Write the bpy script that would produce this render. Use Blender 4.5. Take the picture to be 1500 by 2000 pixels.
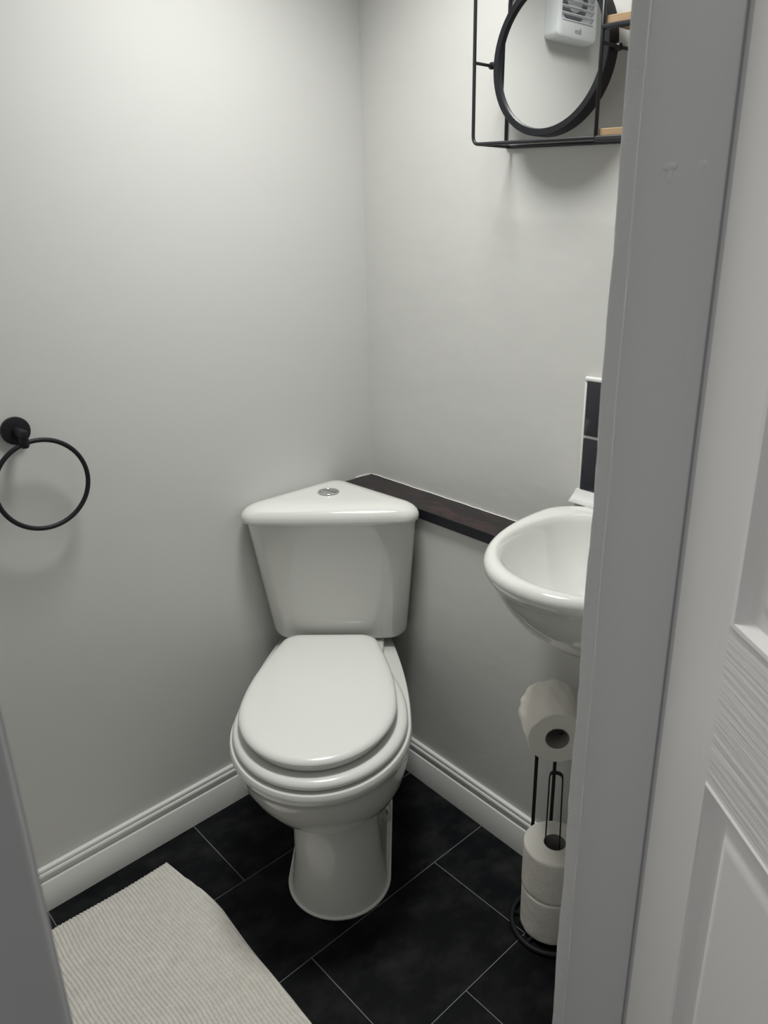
import bpy, math, random
from mathutils import Vector, Matrix
for o in list(bpy.data.objects): bpy.data.objects.remove(o)
scene = bpy.context.scene
col = scene.collection
R = math.radians
S2 = math.sqrt(2.0)

# ------------------------------------------------------------------ camera
CAM = Vector((1.3674, 1.5070, 1.4299))
YAW, PITCH, ROLL, FPX = 3.95913551, 0.34832580, -0.02219957, 1457.9
fw = Vector((math.cos(PITCH)*math.cos(YAW), math.cos(PITCH)*math.sin(YAW), -math.sin(PITCH)))
rt = fw.cross(Vector((0, 0, 1))).normalized()
up = rt.cross(fw)
r2 = math.cos(ROLL)*rt + math.sin(ROLL)*up
u2 = -math.sin(ROLL)*rt + math.cos(ROLL)*up
cd = bpy.data.cameras.new('camera')
cam = bpy.data.objects.new('camera', cd); col.objects.link(cam)
m = Matrix((r2, u2, -fw)).transposed().to_4x4(); m.translation = CAM
cam.matrix_world = m
cd.sensor_fit = 'HORIZONTAL'; cd.sensor_width = 36.0; cd.lens = 36.0*FPX/1500.0
cd.clip_start = 0.01
cd.dof.use_dof = True; cd.dof.focus_distance = 1.55; cd.dof.aperture_fstop = 16
scene.camera = cam

# ------------------------------------------------------------------ world, light, exposure
world = bpy.data.worlds.new('hallway_ambient'); scene.world = world
world.use_nodes = True
bg = world.node_tree.nodes['Background']
bg.inputs[0].default_value = (0.93, 0.95, 1.0, 1); bg.inputs[1].default_value = 0.09
LAMP = Vector((0.50, 0.50, 2.39))
ld = bpy.data.lights.new('ceiling_lamp_light', 'AREA')
ld.shape = 'DISK'; ld.size = 0.38; ld.energy = 8.6; ld.spread = R(119); ld.color = (0.99, 1.0, 0.955)
lo = bpy.data.objects.new('ceiling_lamp_light', ld); col.objects.link(lo)
lo.location = LAMP - Vector((0, 0, 0.052))
HALL = Vector((2.20, 1.42, 2.39))  # unseen hall lamp, added to brighten the door frame and door
ld2 = bpy.data.lights.new('added_hall_light', 'AREA')
ld2.shape = 'DISK'; ld2.size = 0.20; ld2.energy = 7.0; ld2.color = (1.0, 0.985, 0.97)
lo2 = bpy.data.objects.new('added_hall_light', ld2); col.objects.link(lo2)
vs = scene.view_settings
vs.view_transform = 'Standard'; vs.look = 'None'; vs.gamma = 1.0; vs.exposure = 0.0
vs.use_curve_mapping = False

# ------------------------------------------------------------------ materials
def mat(name, color, rough=0.5, metal=0.0, spec=0.5, coat=0.0, bump=None, vary=None, obj_rand=0.0, sss=0.0):
    """bump: list of (scale, strength, distance, (sx,sy,sz), kind); vary: (color2, scale, lo, hi, stretch)"""
    M = bpy.data.materials.new(name); M.use_nodes = True
    nt = M.node_tree; N = nt.nodes; L = nt.links
    b = N['Principled BSDF']
    b.inputs['Base Color'].default_value = (*color, 1)
    b.inputs['Roughness'].default_value = rough; b.inputs['Metallic'].default_value = metal
    b.inputs['Specular IOR Level'].default_value = spec
    b.inputs['Coat Weight'].default_value = coat; b.inputs['Coat Roughness'].default_value = 0.06
    tc = N.new('ShaderNodeTexCoord')
    def mapped(stretch):
        mp = N.new('ShaderNodeMapping'); mp.inputs['Scale'].default_value = stretch
        L.new(tc.outputs['Object'], mp.inputs[0]); return mp.outputs[0]
    csock = None
    if vary:
        c2, sc, lo_, hi_, st = vary
        n = N.new('ShaderNodeTexNoise'); n.inputs['Scale'].default_value = sc; n.inputs['Detail'].default_value = 6
        n.inputs['Roughness'].default_value = 0.62
        L.new(mapped(st), n.inputs['Vector'])
        rp = N.new('ShaderNodeValToRGB'); rp.color_ramp.elements[0].position = lo_; rp.color_ramp.elements[1].position = hi_
        rp.color_ramp.elements[0].color = (*color, 1); rp.color_ramp.elements[1].color = (*c2, 1)
        L.new(n.outputs['Fac'], rp.inputs[0]); csock = rp.outputs[0]
    if obj_rand:
        oi = N.new('ShaderNodeObjectInfo'); mr = N.new('ShaderNodeMapRange')
        mr.inputs['To Min'].default_value = 1-obj_rand; mr.inputs['To Max'].default_value = 1+obj_rand
        L.new(oi.outputs['Random'], mr.inputs['Value'])
        hv = N.new('ShaderNodeHueSaturation'); L.new(mr.outputs[0], hv.inputs['Value'])
        if csock: L.new(csock, hv.inputs['Color'])
        else: hv.inputs['Color'].default_value = (*color, 1)
        csock = hv.outputs[0]
    if csock: L.new(csock, b.inputs['Base Color'])
    prev = None
    for (sc, strg, dist, st, kind) in (bump or []):
        if kind == 'noise':
            t = N.new('ShaderNodeTexNoise'); t.inputs['Scale'].default_value = sc; t.inputs['Detail'].default_value = 4
            out = t.outputs['Fac']
        else:
            t = N.new('ShaderNodeTexVoronoi'); t.inputs['Scale'].default_value = sc; out = t.outputs['Distance']
        L.new(mapped(st), t.inputs['Vector'])
        bp = N.new('ShaderNodeBump'); bp.inputs['Strength'].default_value = strg; bp.inputs['Distance'].default_value = dist
        L.new(out, bp.inputs['Height'])
        if prev: L.new(prev, bp.inputs['Normal'])
        prev = bp.outputs[0]
    if prev: L.new(prev, b.inputs['Normal'])
    return M

ONE = (1, 1, 1)
M_wall = mat('white_wall_paint', (.63, .63, .618), .55, bump=[(4, .2, .010, ONE, 'noise'), (50, .06, .002, ONE, 'noise'), (420, .10, .0004, ONE, 'noise')])
M_wall2 = mat('white_wall_paint_rough', (.63, .625, .612), .55, bump=[(5, .2, .012, (1, 1, 1.4), 'noise'), (26, .10, .003, (1, 1, 1.8), 'noise'), (300, .10, .0005, ONE, 'noise')])
M_ceil = mat('ceiling_paint', (.82, .82, .81), .8, bump=[(80, .1, .002, ONE, 'noise')])
M_gloss = mat('white_gloss_woodwork', (.78, .78, .77), .32, bump=[(14, .12, .004, (1, 1, .25), 'noise'), (120, .08, .0008, (1, 1, .15), 'noise')])
M_base = mat('white_baseboard_paint', (.77, .775, .76), .33, bump=[(30, .06, .002, ONE, 'noise')])
M_jamb = mat('white_satin_frame_paint', (.68, .68, .69), .38, bump=[(9, .25, .006, (1, 1, .35), 'noise'), (160, .22, .0009, (1, 1, .08), 'noise')])
M_strip = mat('white_brushed_frame_edge', (.68, .68, .69), .40, bump=[(60, .5, .003, (1, 1, .9), 'noise'), (220, .3, .0012, (1, 1, 1.6), 'noise')])
M_doorV = mat('white_door_paint_upright_grain', (.84, .83, .825), .36, bump=[(150, .25, .0008, (1, 1, .05), 'noise'), (300, .2, .0006, (1, 1, .3), 'noise')])
M_doorH = mat('white_door_paint_level_grain', (.84, .83, .825), .36, bump=[(150, .9, .0022, (.04, .6, 1), 'noise'), (300, .2, .0006, ONE, 'noise')])
M_ceramic = mat('white_ceramic_glaze', (.71, .71, .685), .10, coat=.5)
M_seat = mat('white_seat_gloss', (.75, .75, .73), .22, coat=.25)
M_tile = mat('dark_slate_tile', (.0030, .0035, .0050), .50, spec=.12, vary=((.030, .030, .031), 8.5, .45, .82, (1, 1.3, 1)), obj_rand=.22,
             bump=[(26, .12, .0015, ONE, 'noise'), (200, .08, .0004, ONE, 'noise')])
M_joint = mat('grey_tile_joint', (.20, .21, .215), .7)
M_rug = mat('cream_cotton_chenille', (.80, .775, .73), .95, spec=.15, vary=((.70, .68, .63), 60, .35, .75, ONE), bump=[(900, .5, .0015, ONE, 'noise')])
M_black = mat('black_metal_paint', (.0115, .012, .015), .52, spec=.3)
M_blackb = mat('black_wire_enamel', (.016, .017, .021), .40, spec=.4)
M_ledge = mat('dark_walnut_ledge_top', (.016, .0135, .0135), .45, spec=.4, vary=((.060, .026, .030), 22, .50, .72, (1.6, .8, 1)), bump=[(60, .1, .001, (1, .2, 1), 'noise')])
M_ledgee = mat('dark_ledge_edge', (.008, .009, .013), .45, spec=.4)
M_oak = mat('light_oak_shelf', (.34, .225, .125), .5, vary=((.42, .29, .17), 30, .3, .7, (4, .3, 4)))
M_caulk = mat('white_sealant', (.80, .80, .78), .35)
M_btile = mat('black_gloss_wall_tile', (.013, .014, .021), .12, coat=.4)
M_trim = mat('white_plastic_trim', (.80, .80, .79), .25)
M_paper = mat('white_toilet_paper', (.86, .83, .765), .95, spec=.1, bump=[(38, .5, .004, ONE, 'noise'), (260, .35, .0012, ONE, 'noise')])
M_papere = mat('toilet_paper_cut_end', (.80, .775, .72), .95, spec=.1, bump=[(300, .3, .001, ONE, 'noise')])
M_core = mat('grey_card_core', (.36, .345, .325), .9, spec=.1)
M_chrome = mat('polished_chrome', (.72, .72, .72), .12, metal=1.0)
M_brass = mat('dull_screw_metal', (.30, .28, .24), .4, metal=1.0)
M_fan = mat('white_fan_plastic', (.78, .80, .82), .35)
M_fang = mat('grey_fan_housing', (.16, .165, .19), .5)
M_logo = mat('grey_printed_lettering', (.13, .13, .14), .5)
M_mirror = mat('mirror_silvering', (.90, .915, .905), .015, metal=1.0)
M_carpet = mat('grey_hall_floor', (.16, .155, .15), .9, bump=[(400, .4, .002, ONE, 'noise')])
M_emit = bpy.data.materials.new('lit_lamp_diffuser'); M_emit.use_nodes = True
_b = M_emit.node_tree.nodes['Principled BSDF']; _b.inputs['Base Color'].default_value = (.9, .9, .88, 1)
_b.inputs['Emission Color'].default_value = (1, .985, .955, 1); _b.inputs['Emission Strength'].default_value = 4.0

# ------------------------------------------------------------------ helpers
def obj(name, V, F, material, parent=None, smooth=False, sharp=None, mats=None, fmat=None):
    me = bpy.data.meshes.new(name)
    me.from_pydata([tuple(v) for v in V], [], [tuple(f) for f in F]); me.update()
    for mm in (mats or [material]): me.materials.append(mm)
    if fmat:
        for p, i in zip(me.polygons, fmat): p.material_index = i
    import bmesh
    bm = bmesh.new(); bm.from_mesh(me); bmesh.ops.recalc_face_normals(bm, faces=bm.faces)
    if smooth:
        for f in bm.faces: f.smooth = True
        if sharp:
            for e in bm.edges:
                if len(e.link_faces) == 2 and e.calc_face_angle(0) > R(sharp): e.smooth = False
    bm.to_mesh(me); bm.free()
    o = bpy.data.objects.new(name, me); col.objects.link(o)
    if parent: o.parent = parent
    return o
def empty(name, loc, rz=0.0):
    o = bpy.data.objects.new(name, None); col.objects.link(o)
    o.empty_display_size = .05; o.location = loc; o.rotation_euler = (0, 0, rz); return o
def tag(o, label, cat, group=None):
    o['label'] = label; o['category'] = cat
    if group: o['group'] = group
    return o
def struct(o, label=None, cat=None):
    o['kind'] = 'structure'
    if label: o['label'] = label
    if cat: o['category'] = cat
    return o
def box(x0, x1, y0, y1, z0, z1):
    V = [(x, y, z) for z in (z0, z1) for y in (y0, y1) for x in (x0, x1)]
    F = [(0, 2, 3, 1), (4, 5, 7, 6), (0, 1, 5, 4), (2, 6, 7, 3), (0, 4, 6, 2), (1, 3, 7, 5)]
    return V, F
def bevel(o, w, seg=2):
    import bmesh
    bm = bmesh.new(); bm.from_mesh(o.data)
    bmesh.ops.bevel(bm, geom=list(bm.edges), offset=w, segments=seg, affect='EDGES', profile=.5)
    for f in bm.faces: f.smooth = True
    for e in bm.edges:
        if len(e.link_faces) == 2 and e.calc_face_angle(0) > R(40): e.smooth = False
    bm.to_mesh(o.data); bm.free(); return o
def merge(parts):
    V, F = [], []
    for v, f in parts:
        n = len(V); V += list(v); F += [tuple(i+n for i in q) for q in f]
    return V, F
def loft(rings, cap0=True, cap1=True, closed_path=False):
    n = len(rings[0]); V = [p for r in rings for p in r]; F = []
    k = len(rings)
    for i in range(k if closed_path else k-1):
        a, b = i*n, ((i+1) % k)*n
        for j in range(n):
            j2 = (j+1) % n; F.append((a+j, a+j2, b+j2, b+j))
    if not closed_path:
        if cap0: F.append(tuple(reversed(range(n))))
        if cap1: F.append(tuple(range((k-1)*n, k*n)))
    return V, F
def tube(path, r, n=10, closed=False):
    P = [Vector(p) for p in path]; rings = []; k = len(P)
    prev = None
    for i in range(k):
        if closed: t = P[(i+1) % k]-P[i-1]
        else: t = P[min(i+1, k-1)]-P[max(i-1, 0)]
        t.normalize()
        if prev is None:
            a = Vector((0, 0, 1)) if abs(t.z) < .9 else Vector((1, 0, 0))
            nrm = a.cross(t).normalized()
        else: nrm = (prev - t*prev.dot(t)).normalized()
        prev = nrm; bn = t.cross(nrm)
        rings.append([P[i]+r*(math.cos(2*math.pi*j/n)*nrm+math.sin(2*math.pi*j/n)*bn) for j in range(n)])
    return loft(rings, closed_path=closed)
def fillet(pts, r, seg=6, closed=False):
    """round the corners of a 3-D polyline"""
    P = [Vector(p) for p in pts]; out = []; k = len(P)
    for i in range(k):
        if not closed and i in (0, k-1): out.append(P[i]); continue
        a, b, c = P[i-1], P[i], P[(i+1) % k]
        d1 = (a-b).normalized(); d2 = (c-b).normalized()
        ang = d1.angle(d2)
        rr = r[i] if isinstance(r, (list, tuple)) else r
        t = min(rr/math.tan(ang/2), (a-b).length*.49, (c-b).length*.49)
        p0, p1 = b+d1*t, b+d2*t
        for s in range(seg+1):
            u = s/seg; out.append((1-u)**2*p0+2*u*(1-u)*b+u*u*p1)
    return out
def arcfillet2(pts, radii, seg=8):
    """closed 2-D polygon with true-arc rounded corners"""
    k = len(pts); out = []
    for i in range(k):
        a, b, c = Vector(pts[i-1]), Vector(pts[i]), Vector(pts[(i+1) % k])
        d1 = (a-b).normalized(); d2 = (c-b).normalized(); ang = d1.angle(d2)
        r = radii[i]; t = r/math.tan(ang/2); ctr = b+(d1+d2).normalized()*(r/math.sin(ang/2))
        p0, p1 = b+d1*t-ctr, b+d2*t-ctr
        a0 = math.atan2(p0.y, p0.x); a1 = math.atan2(p1.y, p1.x); da = a1-a0
        while da > math.pi: da -= 2*math.pi
        while da < -math.pi: da += 2*math.pi
        for s in range(seg+1):
            q = a0+da*s/seg; out.append((ctr.x+r*math.cos(q), ctr.y+r*math.sin(q)))
    return out
def lathe(prof, n=32, ctr=(0, 0, 0), cap0=True, cap1=True):
    rings = [[(ctr[0]+r*math.cos(2*math.pi*j/n), ctr[1]+r*math.sin(2*math.pi*j/n), ctr[2]+z) for j in range(n)] for r, z in prof]
    return loft(rings, cap0, cap1)
def xf(VF, M):
    return [M @ Vector(v) for v in VF[0]], VF[1]
def basis(o, x, y, z):
    M = Matrix((Vector(x), Vector(y), Vector(z))).transposed().to_4x4(); M.translation = Vector(o); return M

# ------------------------------------------------------------------ room shell
WA = -0.0565748                       # the right wall is a little out of square
cw, sw = math.cos(WA), math.sin(WA)
def Q(q, w, z): return Vector((cw*q-sw*w, sw*q+cw*w, z))
D = 0.0966                            # depth of the boxed-in lower wall
XM, YD, ZC = 1.46, 1.12, 2.41
TY0, TY1 = 1.096, 1.205               # door lining, room side to hall side
JX0, JX1 = 0.667, 1.304               # door opening

struct(obj('wall_left', *box(-.1, XM+.1, -.1, 0, 0, ZC), M_wall))
V = [Q(-.1, -.05, 0), Q(0, -.05, 0), Q(0, 1.3, 0), Q(-.1, 1.3, 0)]
V += [v+Vector((0, 0, ZC)) for v in V]
struct(obj('wall_right', V, box(0, 1, 0, 1, 0, 1)[1] and [(0, 1, 2, 3), (7, 6, 5, 4), (0, 4, 5, 1), (1, 5, 6, 2), (2, 6, 7, 3), (3, 7, 4, 0)], M_wall2))
ZS, ST = 0.809, 0.025
V = [Q(0.001, .0, 0), Q(D, .0, 0), Q(D, 1.125, 0), Q(.001, 1.125, 0)]
V[0].y = V[1].y = 0
V += [v+Vector((0, 0, ZS-ST)) for v in V]
struct(obj('wall_boxing', V, [(3, 2, 1, 0), (4, 5, 6, 7), (0, 1, 5, 4), (1, 2, 6, 5), (2, 3, 7, 6), (3, 0, 4, 7)], M_wall2))
struct(obj('wall_far_end', *box(XM, XM+.1, 0, YD, 0, ZC), M_wall))
wd = obj('wall_door', *merge([box(.03, JX0-.022, YD, 1.19, 0, ZC), box(JX1+.022, XM+.5, YD, 1.19, 0, ZC), box(JX0-.022, JX1+.022, YD, 1.19, 2.02, ZC)]), M_wall)
struct(wd)
struct(obj('ceiling_hall', *box(-.1, 3.0, 1.25, 2.8, ZC, ZC+.08), M_ceil))
struct(obj('ceiling', *box(-.1, XM+.1, -.1, 1.25, ZC, ZC+.08), M_ceil))

# floor: a joint-coloured bed with separate dark tiles lying on it
fl = obj('floor', *box(-.08, 2.4, -.08, 1.2, -.06, -.0012), M_joint)
struct(fl)
TW, TL, TA = .2745, .3765, -.01881
Y1, XA, XB, XD = .30177*.9, .75121*.9, .34191*.9, .55702*.9
ct, stn = math.cos(TA), math.sin(TA)
g = .0011
tv, tf = box(g, TL-g, g, TW-g, -.004, 0)
tme = obj('tile', tv, tf, M_tile); bevel(tme, .0006, 1)
proto_me = tme.data; bpy.data.objects.remove(tme)
rows = [(Y1-2*TW, XB), (Y1-TW, XA), (Y1, None), (Y1+TW, XB), (Y1+2*TW, XD)]
for yy, x0 in rows:
    if x0 is None: x0 = .4935
    k0 = -3
    for k in range(k0, 5):
        x = x0+k*TL
        cx, cy = x+TL/2, yy+TW/2
        wx, wy = cx*ct-cy*stn, cx*stn+cy*ct
        if wx < -.2 or wx > 1.75 or wy < -.12 or wy > 1.25: continue
        t = bpy.data.objects.new('tile', proto_me); col.objects.link(t)
        t.location = (x*ct-yy*stn, x*stn+yy*ct, 0); t.rotation_euler = (0, 0, TA); t.parent = fl
hf = obj('floor_hall', *box(-.3, 3.0, 1.2, 2.6, -.06, .0), M_carpet); struct(hf)

# baseboards
BP = [(0, .112), (.0055, .112), (.0085, .1105), (.0098, .107), (.0095, .104), (.0062, .1026), (.0085, .1014), (.0118, .1005), (.0138, .097),
      (.0138, .0935), (.0108, .0890), (.0074, .0850), (.0062, .0810), (.0078, .0785), (.0150, .0775), (.0160, .0755), (.0160, 0), (0, 0)]
V0 = [(D-.005, .0002+t, z) for t, z in BP]; V1 = [(XM, .0002+t, z) for t, z in BP]
struct(obj('baseboard_left', *loft([V0, V1]), M_base, smooth=True, sharp=35))
struct(obj('baseboard_right', *loft([[Q(D+.0002+t, -.002, z) for t, z in BP], [Q(D+.0002+t, 1.125, z) for t, z in BP]]), M_base, smooth=True, sharp=35))

# ------------------------------------------------------------------ door frame and door
# right lining: rough strip on the room side, a raised bead, then the flat face
P = [(JX0-.0030, TY0), (JX0-.0022, TY0+.002), (JX0-.0025, TY0+.0185), (JX0+.0004, TY0+.0195), (JX0+.0010, TY0+.0205), (JX0, TY0+.0220), (JX0, TY1-.006), (JX0-.001, TY1-.0045), (JX0-.006, TY1-.004),
     (JX0-.006, TY1), (JX0-.022, TY1), (JX0-.022, TY0)]
seg = [(0, 2.02)]
rings = []
random.seed(4)
nz = 90
for i in range(nz+1):
    z = 2.02*i/nz; r = []
    for k, (x, y) in enumerate(P):
        j = .0009*math.sin(z*23+k)+random.uniform(-.0005, .0005) if k in (0, 1) else 0
        r.append((x, y+j, z))
    rings.append(r)
V, F = loft(rings)
fm = []
for i, f in enumerate(F): fm.append(1 if (i < nz*len(P) and i % len(P) in (0, 1, 2, 11)) else 0)
tr = obj('trim_1', V, F, M_jamb, smooth=True, sharp=50, mats=[M_jamb, M_strip], fmat=fm); struct(tr)
rg_ = [(JX0-.0002+.0004*math.sin(i*1.3), TY0+.0205+.0006*math.sin(i*.7), 2.0*i/80) for i in range(81)]
obj('paint_ridge', *tube(rg_, .0012, 6), M_caulk, tr, smooth=True)
def blob(name, y, z, ry, rz, h, sgn=1):
    v, f = lathe([(1, 0), (.85, .35), (.6, .7), (.3, .93), (.02, 1)], 14)
    M = basis((JX0-.0004, y, z), (0, ry, 0), (0, 0, rz), (h, 0, 0))
    o = obj(name, *xf((v, f), M), M_jamb, tr, smooth=True); return o
blob('paint_lump', 1.149, 1.488, .008, .005, .0026); blob('paint_lump', 1.150, 1.480, .0035, .008, .0018)
blob('paint_lump', 1.179, 1.487, .005, .005, .0014); blob('paint_lump', 1.117, 1.53, .0015, .003, .0008)
for y, z in ((1.171, .86), (1.163, 1.11), (1.192, .67), (1.13, .60), (1.185, 1.06), (1.142, 1.06)): blob('paint_lump', y, z, .0015, .0018, .0006)
struct(obj('trim_2', *box(JX1, JX1+.022, TY0, TY1, 0, 2.02), M_jamb))
ar = obj('trim_3', *box(JX1+.004, JX1+.075, TY1, TY1+.018, 0, 2.1), M_jamb); bevel(ar, .005, 3); struct(ar)
struct(obj('trim_4', *box(JX0-.022, JX1+.022, TY0, TY1, 2.02, 2.042), M_jamb))
ar = obj('trim_5', *box(JX0-.09, JX0-.024, 1.19, 1.2035, 0, 2.1), M_jamb); struct(ar)

# six-panel door, hinged on the right lining and standing about 50 degrees open
th = R(50.3)
door = empty('door_1', (JX0+.004, TY1+.004, 0.008), th)   # local x along the door, y away from the room side, z up
struct(door, 'white six panel wood grain door standing open', 'door')
DW, DH, DT = .726, 1.981, .035
def dbox(name, x0, x1, z0, z1, mt):
    o = obj(name, *box(x0, x1, 0, DT, z0, z1), mt, door); return o
stile_x = [(0, .098), (.314, .412), (.628, .726)]
rail_z = [(0, .19), (.918, 1.088), (1.60, 1.69), (1.875, DH)]
dbox('stile', 0, .098, 0, DH, M_doorV); dbox('stile', .628, DW, 0, DH, M_doorV)
for z0, z1 in rail_z: dbox('rail', .098, .628, z0, z1, M_doorH)
pz = [(.19, .918), (1.088, 1.60), (1.69, 1.875)]
for z0, z1 in pz: dbox('mullion', .314, .412, z0, z1, M_doorV)
PR = [(0, 0), (.0025, -.0018), (.006, -.0005), (.009, .004), (.013, .0095), (.020, .0105), (.026, .0105), (.030, .0095), (.036, .005), (.042, .0030), (.046, .0028)]
for z0, z1 in pz:
    for x0, x1 in ((.098, .314), (.412, .628)):
        rg = [[(x0+i, d, z0+i), (x1-i, d, z0+i), (x1-i, d, z1-i), (x0+i, d, z1-i)] for i, d in PR]
        rg = [[(x0, DT-.004, z0), (x1, DT-.004, z0), (x1, DT-.004, z1), (x0, DT-.004, z1)]] + rg
        obj('panel', *loft(rg), M_doorV, door, smooth=True, sharp=30)

# ------------------------------------------------------------------ ledge on the boxing
led = empty('ledge_shelf', Q(.05, .55, ZS-ST))
tag(led, 'long narrow dark brown wooden ledge along the wall behind the toilet', 'shelf')
def pl(v): return Vector(v)-led.location
def qbox(q0, q1, w0, w1, z0, z1, f=Q):
    c = [(q0, w0), (q1, w0), (q1, w1), (q0, w1)]
    V = [f(q, w, z0) for q, w in c]+[f(q, w, z1) for q, w in c]
    return V, [(3, 2, 1, 0), (4, 5, 6, 7), (0, 1, 5, 4), (1, 2, 6, 5), (2, 3, 7, 6), (3, 0, 4, 7)]
v, f = qbox(.0015, D+.008, .008, .690, ZS-ST+.0005, ZS); obj('board', [pl(a) for a in v], f, M_ledge, led)
v, f = qbox(D+.008, D+.0095, .008, .690, ZS-ST+.0005, ZS-.0005); obj('edge_strip', [pl(a) for a in v], f, M_ledgee, led)
random.seed(2)
bead = [pl(Q(.003+random.uniform(-.001, .001), .006+i*.0118, ZS+.0012)) for i in range(58)]
obj('sealant_bead', *tube(bead, .0017, 6), M_caulk, led, smooth=True)
bead = [pl(Q(.006+.006*i, 0, ZS+.0012)+Vector((0, .004, 0))) for i in range(10)]
obj('sealant_bead', *tube(bead, .0017, 6), M_caulk, led, smooth=True)
# ------------------------------------------------------------------ toilet
OA = .47
toilet = empty('toilet', (D+OA/S2, OA/S2, 0), R(45))
tag(toilet, 'white ceramic corner toilet with its lid closed under a triangular cistern', 'toilet')
def A(a, b, z): return (a-OA, -b, z)
def outline(ab, front, ac, hw, hb, shift, z, r=.03, nf=26, ns=22, nb=4, ef=1.0):
    """egg-shaped plan: flat back edge at ab, widest at ac, rounded front"""
    half = []
    def w(a):
        t = max(0., min(1., (a-ab)/(ac-ab))); ww = hb+(hw-hb)*math.sin(math.pi/2*t)
        u = (a-ab)/r
        if u < 1: ww += -r+r*math.sqrt(max(0, 1-(1-u)**2))
        return ww
    wb = w(ab)
    for i in range(nb): half.append((ab, wb*i/nb))
    for i in range(ns):
        u = (i/ns)**1.7; half.append((ab+(ac-ab)*u, w(ab+(ac-ab)*u)))
    for i in range(nf+1):
        p = math.pi/2*(1-i/nf)
        half.append((ac+(front-ac)*math.cos(p)**ef, hw*math.sin(p)))
    pts = half+[(a, -b) for a, b in reversed(half[1:-1])]
    return [A(a, b+shift, z) for a, b in pts]
def eggstack(rows, **k):
    return loft([outline(*r, **k) for r in rows])
pan_rows = [  # ab, front, ac, hw, hb, shift, z
    (.30, .704, .585, .117, .117, .002, 0), (.30, .702, .585, .115, .114, .002, .012), (.30, .696, .58, .110, .108, .002, .03), (.30, .684, .58, .102, .100, .003, .09), (.28, .671, .575, .100, .095, .005, .15),
    (.28, .664, .57, .099, .094, .006, .205), (.27, .667, .57, .101, .094, .007, .220), (.265, .684, .57, .112, .096, .009, .232), (.25, .712, .57, .134, .10, .012, .250),
    (.23, .738, .57, .155, .106, .015, .275), (.20, .762, .57, .175, .112, .019, .31), (.15, .782, .57, .189, .118, .024, .35), (.12, .793, .57, .1945, .122, .026, .38),
    (.10, .798, .57, .197, .124, .027, .394), (.09, .804, .57, .1995, .126, .027, .401), (.085, .807, .57, .201, .127, .027, .409), (.085, .807, .57, .201, .127, .027, .418), (.088, .803, .57, .198, .125, .027, .4245), (.095, .786, .57, .186, .118, .027, .427)]
deck = [(.06, .36, .30, .128, .128, .024, .40), (.06, .36, .30, .128, .128, .024, .442), (.065, .355, .30, .124, .124, .024, .446), (.075, .34, .30, .11, .11, .024, .447)]
obj('pan', *merge([eggstack(pan_rows), eggstack(deck)]), M_ceramic, toilet, smooth=True, sharp=48)
# sealant round the foot
ol = outline(.30, .705, .585, .118, .118, .002, .003)
obj('sealant_bead', *tube(ol, .0045, 8, closed=True), M_caulk, toilet, smooth=True)
# fixing lug and screw at the side of the foot
v, f = merge([xf(lathe([(.018, 0), (.018, .045), (.012, .055), (.001, .057)], 16), Matrix.Translation(A(.405, -.100, 0)))])
obj('fixing_lug', v, f, M_ceramic, toilet, smooth=True, sharp=40)
Ms = basis(A(.425, -.108, .050), (1, 0, 0), (0, -.35, .93), (0, .93, .35))
scr = obj('screw', *xf(lathe([(.0065, 0), (.0065, .002), (.004, .003), (.0035, .0015), (.0005, .0015)], 14), Ms), M_brass, toilet, smooth=True, sharp=40)
seat_rows = [(.285, .785, .57, .180, .098, .027, .4295), (.28, .793, .57, .188, .103, .027, .4305), (.276, .797, .57, .192, .106, .027, .435), (.276, .797, .57, .192, .106, .027, .440), (.28, .793, .57, .188, .103, .027, .446), (.285, .785, .57, .180, .098, .027, .4495), (.30, .77, .57, .165, .09, .027, .4505)]
obj('seat', *eggstack(seat_rows), M_seat, toilet, smooth=True, sharp=60)
L0 = (.270, .778, .575, .1725, .112, .0310)
def lid_row(i, z): return (L0[0]+i, L0[1]-i, L0[2], L0[3]-i, L0[4]-i, L0[5], z)
obj('seat_lid', *eggstack([lid_row(.022, .4535), lid_row(.016, .4535), lid_row(.0125, .4545), lid_row(.0095, .459), lid_row(.0055, .466), lid_row(.002, .471), lid_row(0, .4745), lid_row(.0008, .478), lid_row(.004, .4822), lid_row(.010, .4855), lid_row(.018, .4872), lid_row(.03, .4882), lid_row(.045, .4888)]), M_seat, toilet, smooth=True, sharp=60)
for b in (-.045, .10):
    obj('hinge', *xf(lathe([(.011, 0), (.011, .012), (.008, .016), (.001, .017)], 14), Matrix.Translation(A(.232, b, .4465))), M_chrome, toilet, smooth=True, sharp=40)
def tri(front, bs, apex, c, z, rt_=.045, ra=.04, inset=0.0):
    fr = front-inset; ap = apex+inset*S2; hb = bs*(fr-ap)/(front-apex)
    pts = arcfillet2([(fr, c+hb), (ap, c), (fr, c-hb)], [max(.012, rt_-inset*.6), max(.012, ra-inset*.6), max(.012, rt_-inset*.6)], 10)
    # slight bow of the front face: subdivide it
    p0, p1 = Vector(pts[-1]), Vector(pts[0]); extra = []
    for s in range(1, 8):
        u = s/8; q = p0.lerp(p1, u); extra.append((q.x+.006*4*u*(1-u), q.y))
    return [A(a, b, z) for a, b in pts+extra]
body = []
for z, ins in ((.4475, .030), (.4482, .020), (.450, .011), (.455, .005), (.464, .0015), (.476, 0)):
    u = (z-.4475)/(.796-.4475); body.append(tri(.247+.051*u, .2385+.0335*u, .0105+.0175*u, .010+.008*u, z, inset=ins))
for z in (.56, .64, .72, .796):
    u = (z-.4475)/(.796-.4475); body.append(tri(.247+.051*u, .2385+.0335*u, .0105+.0175*u, .010+.008*u, z))
obj('cistern', *loft(body), M_ceramic, toilet, smooth=True, sharp=50)
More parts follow.
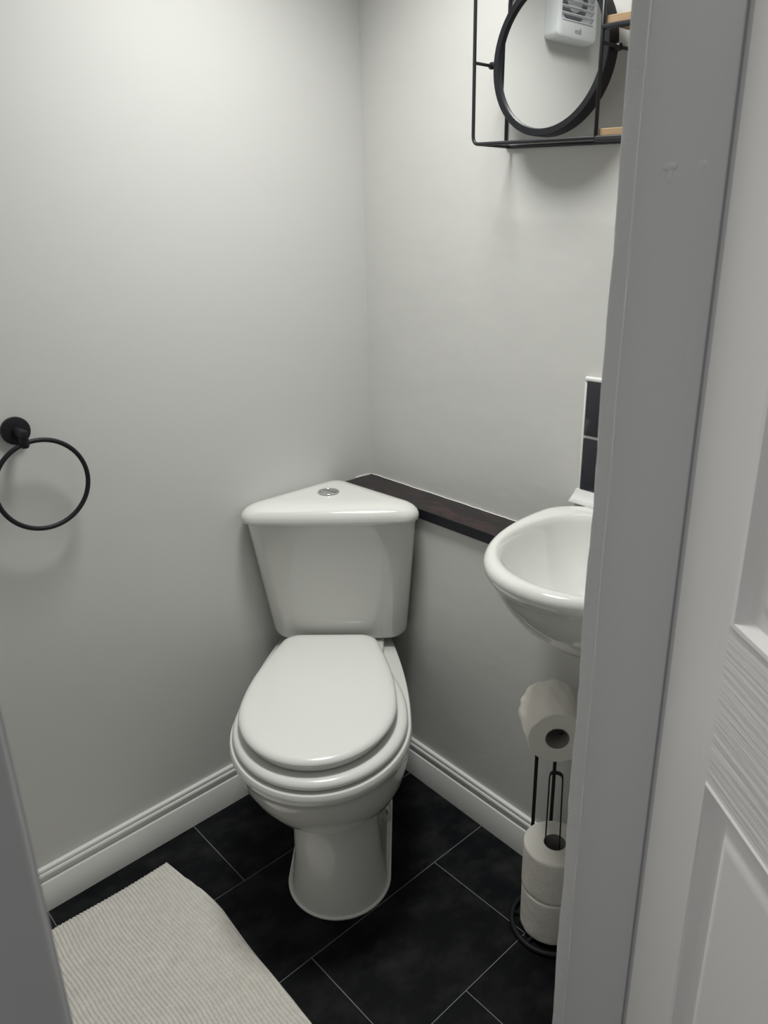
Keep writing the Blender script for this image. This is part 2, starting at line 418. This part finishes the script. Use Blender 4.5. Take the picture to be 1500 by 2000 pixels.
lid = [tri(.309, .2806, .0285, .0195, z, inset=i) for z, i in ((.7965, .008), (.7965, .002), (.799, .0003), (.804, 0), (.812, .0004), (.819, .003), (.826, .008), (.831, .015), (.8345, .024), (.8368, .036), (.838, .05))]
obj('cistern_lid', *loft(lid), M_ceramic, toilet, smooth=True, sharp=60)
BC = A(.187, .029, .8376)
bt = obj('flush_button', *lathe([(.0275, 0), (.0275, .002), (.0262, .0042), (.0235, .0052), (.0215, .0045), (.0205, .0022)], 40, BC), M_chrome, toilet, smooth=True, sharp=50)
def halfdisc(a0, a1, r, z0, z1, c, n=20):
    pts = [(r*math.cos(a0+(a1-a0)*i/n), r*math.sin(a0+(a1-a0)*i/n)) for i in range(n+1)]
    return loft([[(c[0]+x, c[1]+y, c[2]+z0) for x, y in pts], [(c[0]+x, c[1]+y, c[2]+z1) for x, y in pts], [(c[0]+x*.9, c[1]+y*.9, c[2]+z1+.001) for x, y in pts]])
obj('push_plate', *halfdisc(R(62), R(238), .0195, .001, .0045, BC), M_chrome, bt, smooth=True, sharp=40)
obj('push_plate', *halfdisc(R(242), R(418), .0195, .001, .0040, BC), M_chrome, bt, smooth=True, sharp=40)

# ------------------------------------------------------------------ basin
BW, BZ = .888, .902
basin = empty('wash_basin', Q(0, BW, .72), WA)
tag(basin, 'white oval wall hung wash basin half hidden by the door frame', 'wash basin')
def bring(qc, fr, hw, z, hb=None, n=64, ex=2.15):
    """oval that runs back to the wall at q=.002"""
    pts = []
    for j in range(n):
        a = 2*math.pi*j/n; c, s = math.cos(a), math.sin(a)
        q = (fr-qc if c > 0 else qc-.002)*(abs(c)**(2/ex))*(1 if c > 0 else -1)+qc
        w = hw*(abs(s)**(2/ex))*(1 if s > 0 else -1)
        if c < 0: w = hw*(1-.10*(abs(c)**2.0))*(1 if s > 0 else -1)*(abs(s)**.42 if abs(c) > .0 else 1)
        pts.append((max(q, .002), w, z-.72))
    return pts
rows = [bring(.10, .20, .07, .706), bring(.10, .245, .105, .712), bring(.10, .295, .142, .735), bring(.10, .338, .172, .770), bring(.10, .372, .193, .810), bring(.10, .394, .205, .845), bring(.10, .402, .2085, .860), bring(.10, .407, .210, .866), bring(.10, .413, .2125, .871), bring(.10, .418, .214, .880), bring(.10, .419, .2145, .888),
        bring(.10, .416, .212, .896), bring(.10, .408, .206, .9015), bring(.10, .398, .198, .9025)]
def iring(ins, z, n=64):
    qc, fr, hw = .17+ins*.15, .390-ins, .181-ins*.85; qb = min(.034+ins*.78, qc-.018)
    pts = []
    for j in range(n):
        c, s_ = math.cos(2*math.pi*j/n), math.sin(2*math.pi*j/n)
        ex = 2.1+1.1*max(0, -c)
        q = qc+(fr-qc if c > 0 else qc-qb)*(abs(c)**(2/ex))*(1 if c > 0 else -1)
        pts.append((q, hw*(abs(s_)**(2/ex))*(1 if s_ > 0 else -1), z-.72))
    return pts
rows += [iring(0, .9005), iring(.006, .896), iring(.011, .886), iring(.017, .872), iring(.030, .846), iring(.055, .810), iring(.090, .780), iring(.13, .763), iring(.165, .757)]
obj('bowl', *loft(rows), M_ceramic, basin, smooth=True, sharp=60)
obj('waste', *lathe([(.021, 0), (.021, .002), (.015, .003), (.012, .001)], 20, (.19, 0, .0375)), M_chrome, basin, smooth=True, sharp=40)

# ------------------------------------------------------------------ splashback
sp = empty('splashback', Q(0, .88, .918), WA)
tag(sp, 'black tile splashback with white trim above the wash basin', 'splashback')
W0, W1, Z0, Z1 = .699-.88, 1.09-.88, 0., .249
obj('grout_bed', *box(.0008, .0065, W0+.003, W1, Z0+.012, Z1-.004), M_trim, sp)
tw = (W1-W0-.009)/2; hh = (.238-.0135)/2
for i in range(2):
    for j in range(2):
        a = W0+.0065+i*(tw+.002); z = Z0+.0135+j*(hh+.0035)
        o = obj('tile', *box(.001, .0092, a, a+tw-.002, z, z+hh-.002), M_btile, sp); bevel(o, .001, 2)
o = obj('edge_trim', *box(.0008, .0105, W0, W1, Z1-.009, Z1), M_trim, sp); bevel(o, .003, 3)
o = obj('edge_trim', *box(.0008, .0085, W0, W0+.0055, Z0+.012, Z1-.009), M_trim, sp); bevel(o, .002, 2)
prof = [(.001, Z0-.0155), (.022, Z0-.0155), (.022, Z0-.013), (.017, Z0-.006), (.013, Z0+.002), (.0108, Z0+.013), (.001, Z0+.013)]
obj('seal_strip', *loft([[(q, W0-.012+.010*(z-Z0+.0155)/.0285, z) for q, z in prof], [(q, W1, z) for q, z in prof]]), M_trim, sp, smooth=True, sharp=40)

# ------------------------------------------------------------------ mirror with wire frame and shelves
MW0, MW1, MW2, MZ0, MZ1, MQ = .467, .749, .93, 1.603, 1.868, .100
mir = empty('mirror_shelf', Q(0, .70, MZ0), WA)
tag(mir, 'round mirror in a black wire box frame with small wooden shelves', 'mirror')
def ml(q, w, z): return (q, w-.70, z-MZ0-.06*(w-MW0))     # the frame hangs a little askew
wr = .0034
def rect(q, r=.016):
    return fillet([ml(q, MW0, MZ0), ml(q, MW0, MZ1), ml(q, MW2, MZ1), ml(q, MW2, MZ0)], r, 6, closed=True)
obj('front_frame', *tube(rect(MQ), wr, 10, True), M_blackb, mir, smooth=True)
obj('back_frame', *tube(rect(.0045), wr, 10, True), M_blackb, mir, smooth=True)
for w in (MW0+.012, MW2-.012):
    for z in (MZ0, MZ1): obj('connecting_rod', *tube([ml(.0045, w, z), ml(MQ, w, z)], wr*.9, 8), M_blackb, mir, smooth=True)
for q in (MQ, .0045): obj('upright', *tube([ml(q, MW1, MZ0), ml(q, MW1, MZ1)], wr, 8), M_blackb, mir, smooth=True)
MC = (.052, .6115, 1.742); MR = .1285; tilt = R(-0.5)
for w, s in ((MW0, 1), (MW1, -1)):
    arm = obj('pivot_arm', *tube([ml(.0045, w, MC[2]), ml(MQ, w, MC[2])], wr*.85, 8), M_blackb, mir, smooth=True)
    Mk = basis(ml(MC[0], w-.004*s, MC[2]), (0, 0, 1), (1, 0, 0), (0, s, 0))
    obj('knob', *xf(lathe([(.0055, 0), (.0065, .002), (.0065, .007), (.004, .009), (.004, .016)], 14), Mk), M_blackb, arm, smooth=True, sharp=40)
ctl, stl = math.cos(tilt), math.sin(tilt)
Mm = basis(ml(*MC), (0, 1, 0), (stl, 0, ctl), (ctl, 0, -stl))    # disc x = along wall, y = up, z = out of wall
prof = [(MR-.0135, .011), (MR-.0120, .0140), (MR-.0015, .0140), (MR, .0125), (MR, -.0125), (MR-.0015, -.014), (MR-.0135, -.014)]
n = 72
ringv = loft([[(r*math.cos(2*math.pi*j/n), r*math.sin(2*math.pi*j/n), z) for r, z in prof] for j in range(n)], closed_path=True)
obj('mirror_ring', *xf(ringv, Mm), M_black, mir, smooth=True, sharp=40)
obj('mirror_glass', *xf(lathe([(MR-.0130, -.004), (MR-.0130, .008)], 72), Mm), M_mirror, mir)
for z in (1.605, 1.768):
    v, f = box(.006, MQ-.004, 0, 1, z, z+.012)
    v = [ml(a, MW1+.002 if b == 0 else MW2-.004, c) for a, b, c in v]
    o = obj('wooden_shelf', v, f, M_oak, mir); bevel(o, .001, 1)
    sr = obj('shelf_rail', *tube([ml(MQ, MW1, z-.0045), ml(MQ, MW2, z-.0045)], .0045, 8), M_blackb, mir, smooth=True)
    obj('shelf_rail', *tube([ml(.0045, MW1, z-.0045), ml(.0045, MW2, z-.0045)], .0035, 8), M_blackb, mir, smooth=True)

# ------------------------------------------------------------------ extractor fan (seen in the mirror)
FX, FZ, FS, FD = .833, 2.050, .088, .046
fan = empty('extractor_fan', (FX, 0, FZ-FS))
tag(fan, 'white square slatted extractor fan reflected in the round mirror', 'fan')
def rsq(h, r, y, zc=FS):
    return [(x, y, zc+z) for x, z in arcfillet2([(h, h), (-h, h), (-h, -h), (h, -h)], [r]*4, 8)]
def rrect(x0, x1, z0, z1, r, y): return [(x, y, z) for x, z in arcfillet2([(x1, z1), (x0, z1), (x0, z0), (x1, z0)], [r]*4, 8)]
gx, gz0, gz1 = FS-.013, .040, 2*FS-.014
rows = [rsq(FS, .012, .0006), rsq(FS, .012, .020), rsq(FS-.001, .013, .034), rsq(FS-.004, .013, .042), rsq(FS-.010, .012, FD),
        rrect(-gx+.004, gx-.004, gz0, gz1, .008, FD), rrect(-gx+.005, gx-.005, gz0+.001, gz1-.001, .008, FD-.003), rrect(-gx+.005, gx-.005, gz0+.001, gz1-.001, .008, FD-.022)]
obj('housing', *loft(rows), M_fan, fan, smooth=True, sharp=35)
cz = (gz0+gz1)/2
Mf = basis((0, FD-.0215, cz), (1, 0, 0), (0, 0, -1), (0, 1, 0))
obj('duct_ring', *xf(lathe([(.055, 0), (.055, .004), (.034, .004), (.034, 0)], 40), Mf), M_fang, fan, smooth=True, sharp=40)
obj('motor_hub', *xf(lathe([(.032, 0), (.032, .006), (.026, .009), (.001, .009)], 32), Mf), M_fan, fan, smooth=True, sharp=40)
ns = 8
for i in range(ns):
    z = gz0+.004+(gz1-gz0-.008)*i/(ns-1)
    o = obj('slat', *xf(box(-gx+.004, gx-.004, -.0045, .0045, -.0011, .0011), Matrix.Translation((0, FD-.006, z)) @ Matrix.Rotation(R(12), 4, 'X')), M_fan, fan)
cu = bpy.data.curves.new('lettering', 'FONT'); cu.body = 'Eco'; cu.size = .018; cu.extrude = .0004; cu.align_x = 'CENTER'
to = bpy.data.objects.new('lettering', cu); col.objects.link(to)
tm = bpy.data.meshes.new_from_object(to.evaluated_get(bpy.context.evaluated_depsgraph_get()))
bpy.data.objects.remove(to); tm.materials.clear(); tm.materials.append(M_logo); tm.name = 'lettering'
to = bpy.data.objects.new('lettering', tm); col.objects.link(to); to.parent = fan
to.matrix_local = basis((0, FD+.0002, .015), (-1, 0, 0), (0, 0, 1), (0, 1, 0))

# ------------------------------------------------------------------ towel ring
TX, TZ = .921, 1.103
tr_ = empty('towel_ring', (TX, 0, TZ-.03))
tag(tr_, 'black metal towel ring hanging on the plain left wall', 'towel ring')
My = basis((0, .0005, .03), (1, 0, 0), (0, 0, -1), (0, 1, 0))
obj('wall_rose', *xf(lathe([(.0265, 0), (.0270, .002), (.0270, .008), (.0262, .0095), (.0245, .010), (.010, .010)], 40), My), M_black, tr_, smooth=True, sharp=40)
obj('post', *xf(lathe([(.0085, .008), (.0085, .050), (.0075, .0535), (.004, .0545), (.0005, .0545)], 20), My), M_black, tr_, smooth=True, sharp=50)
Mz = basis((0, .044, .012), (1, 0, 0), (0, 1, 0), (0, 0, 1))
obj('ring_eye', *xf(lathe([(.001, -.010), (.006, -.009), (.0082, -.005), (.0085, .0), (.0085, .015)], 18), Mz), M_black, tr_, smooth=True, sharp=50)
RR = .0880
ph_ = math.asin(.225); rcx, rcz = -RR*math.sin(ph_), .0115-RR*math.cos(ph_)
obj('ring', *tube([(rcx+RR*math.sin(2*math.pi*i/64), .044, rcz+RR*math.cos(2*math.pi*i/64)) for i in range(64)], .0046, 12, True), M_black, tr_, smooth=True)

# ------------------------------------------------------------------ bath mat
NX, NY = 430, 300
rx0, rx1, ry0, ry1 = .776, 1.285, .079, .88
random.seed(7)
ph = [random.uniform(0, 6.28) for _ in range(12)]
V, F = [], []
pitch = .0082
for j in range(NY+1):
    v = j/NY
    for i in range(NX+1):
        u = i/NX
        x = rx0+(rx1-rx0)*u; y = ry0+(ry1-ry0)*v
        edge = (1-u)**6
        # gently wavering outline
        xo = x+edge*(.006*math.sin(v*5.2+2.2)-.022*math.exp(-((v-.22)/.16)**2)+.010)+.002*math.sin(v*9+u*3)
        yo = y+.004*math.sin(u*7+.5)*(1-v)**3
        if j == 0: yo += .0012*math.sin(u*300)
        k = xo/pitch + .35*math.sin(y*14+ph[0])+.2*math.sin(y*37+x*9+ph[1])
        rib = abs(math.sin(math.pi*k))
        n_ = math.floor(k)
        tuft = .5+.5*math.sin(2*math.pi*y/.0105+n_*2.4+ph[2]+.8*math.sin(x*40))
        d = min(u*(rx1-rx0), (1-u)*(rx1-rx0), v*(ry1-ry0), (1-v)*(ry1-ry0))
        prof_ = min(1, math.sqrt(max(0, d)/.012)) if d > 0 else 0
        z = .0012+prof_*(.0065+.0056*rib**.7+.0022*tuft*rib+.0015*math.sin(x*23+y*11+ph[3])*math.sin(y*17-x*7))
        V.append((xo-1.03, yo-.48, z))
for j in range(NY):
    for i in range(NX):
        a = j*(NX+1)+i; F.append((a, a+1, a+NX+2, a+NX+1))
rug = obj('bath_mat', V, F, M_rug, smooth=True); rug.location = (1.03, .48, .0004)
tag(rug, 'cream ribbed cotton bath mat on the dark tiled floor', 'bath mat')

# ------------------------------------------------------------------ toilet roll stand and rolls
SQ, SW_ = .217, .852
stand = empty('toilet_roll_stand', Q(SQ, SW_, 0), WA)
tag(stand, 'black wire toilet roll stand with round base beside the door frame', 'roll stand')
obj('base_ring', *tube([(.083*math.cos(2*math.pi*i/48), .083*math.sin(2*math.pi*i/48), .006) for i in range(48)], .0058, 10, True), M_black, stand, smooth=True)
for an in (0, 60, 120):
    c, s = math.cos(R(an)), math.sin(R(an))
    o = obj('base_bar', *tube([(-.083*c, -.083*s, .006), (.083*c, .083*s, .006)], .0042, 8), M_black, stand, smooth=True)
dirx = Vector((.70, .714, 0)).normalized(); perp = Vector((-dirx.y, dirx.x, 0))
AZ = .535
rodc = Vector((.178-SQ, .786-SW_, 0))
for s in (-1, 1):
    b = rodc+perp*(.0195*s)
    top = b+Vector((0, 0, AZ))
    obj('upright', *tube(fillet([b+Vector((0, 0, .004)), top, top+dirx*.118-perp*(.0125*s)], .012, 6), .0038, 8), M_black, stand, smooth=True)
obj('arm_end', *tube([rodc+dirx*.118+perp*.008+Vector((0, 0, AZ)), rodc+dirx*.118-perp*.008+Vector((0, 0, AZ))], .0038, 8), M_black, stand, smooth=True)
# inverted loop standing in the cores of the spare rolls: a flat strap
px_ = Vector((.51, -.86, 0)); sh = px_*.008; pts = fillet([sh*.5+px_*-.017+Vector((0, 0, .006)), sh+px_*-.013+Vector((0, 0, .405)), sh+px_*.013+Vector((0, 0, .405)), sh*.5+px_*.017+Vector((0, 0, .006))], .0125, 8)
side = Vector((.86, .51, 0)); rings = []
for i, pp in enumerate(pts):
    t = (pts[min(i+1, len(pts)-1)]-pts[max(i-1, 0)]).normalized(); nn = side.cross(t).normalized()
    rings.append([pp+side*.0045+nn*.0012, pp-side*.0045+nn*.0012, pp-side*.0045-nn*.0012, pp+side*.0045-nn*.0012])
obj('loop', *loft(rings), M_black, stand)

def roll(name, base, rz, R_, h, label, axis=None, wob=.0, seed=1, grow=0.0):
    e = empty(name, base, rz); tag(e, label, 'toilet roll', 'toilet rolls on the black stand')
    random.seed(seed); pw = [random.uniform(0, 6.28) for _ in range(8)]
    MM = axis or Matrix.Identity(4); n = 64
    def rad(j, z):
        a = 2*math.pi*j/n
        return R_+grow*(1-z/h)+wob*(.35+.65*(1-z/h))*(math.sin(3*a+pw[0]+9*z)+.7*math.sin(5*a+pw[1]+30*z)+.5*math.sin(9*a+pw[2]-50*z)+.5*math.sin(14*a+pw[3]+90*z))
    rings = []
    zs = [0, .002]+[h*i/14 for i in range(1, 14)]+[h-.002, h]
    for k, z in enumerate(zs):
        ins = .002 if k in (0, len(zs)-1) else 0
        rings.append([((rad(j, z)-ins)*math.cos(2*math.pi*j/n), (rad(j, z)-ins)*math.sin(2*math.pi*j/n), z) for j in range(n)])
    rc = .0225
    side_ = loft(rings, False, False)
    obj('paper', *xf(side_, MM), M_paper, e, smooth=True)
    def ann(z): return loft([[((rad(j, z)-.002)*math.cos(2*math.pi*j/n), (rad(j, z)-.002)*math.sin(2*math.pi*j/n), z) for j in range(n)], [((rc+.001)*math.cos(2*math.pi*j/n), (rc+.001)*math.sin(2*math.pi*j/n), z) for j in range(n)]], False, False)
    obj('cut_end', *xf(ann(0), MM), M_papere, e); obj('cut_end', *xf(ann(h), MM), M_papere, e)
    core = loft([[(r*math.cos(2*math.pi*j/n), r*math.sin(2*math.pi*j/n), z) for j in range(n)] for r, z in ((rc+.001, 0), (rc+.001, h), (rc, h+.0006), (rc, -.0006))], closed_path=True)
    obj('core', *xf(core, MM), M_core, e, smooth=True, sharp=40)
    return e
RH = .108
roll('toilet_roll', Q(SQ, SW_, .0105), WA, .0655, RH, 'white toilet roll at the bottom of the black stand', wob=.0004, seed=3)
roll('toilet_roll', Q(SQ+.001, SW_-.001, .0105+RH+.001), WA, .0645, RH, 'white upright toilet roll stacked second with the black loop rising from it', wob=.0004, seed=5)
# the roll in use hangs on the arm
MT = basis(dirx*.115, perp, (0, 0, 1), perp.cross(Vector((0, 0, 1))))
if (MT.to_3x3() @ Vector((0, 0, 1))).dot(dirx) > 0: MT.translation = dirx*.004
rc_ = rodc+Vector((SQ, SW_, 0))
tr3 = roll('toilet_roll', Q(rc_.x, rc_.y, AZ-.018), WA, .0565, .108, 'white part used toilet roll hanging on the arm of the black stand', axis=MT, wob=.0022, seed=9, grow=.0075)
# ------------------------------------------------------------------ ceiling lamp of the room, and the added hall lamp
for pos, li, lab in ((LAMP, lo, 'round white flush ceiling lamp lighting the small toilet room'), (HALL, lo2, 'round white flush ceiling lamp added out of view in the hallway to light the door')):
    lamp = empty('ceiling_lamp', pos+Vector((0, 0, .02)))
    tag(lamp, lab, 'lamp', 'flush ceiling lamps')
    obj('lamp_base', *lathe([(.205, 0), (.205, -.03), (.198, -.036)], 40, (0, 0, 0), cap1=False), M_fan, lamp, smooth=True, sharp=40)
    obj('diffuser', *lathe([(.197, -.034), (.192, -.052), (.15, -.062), (.05, -.066), (.001, -.066)], 40, (0, 0, 0), cap0=False), M_emit, lamp, smooth=True)
    li.parent = lamp; li.location = (0, 0, -.0685)
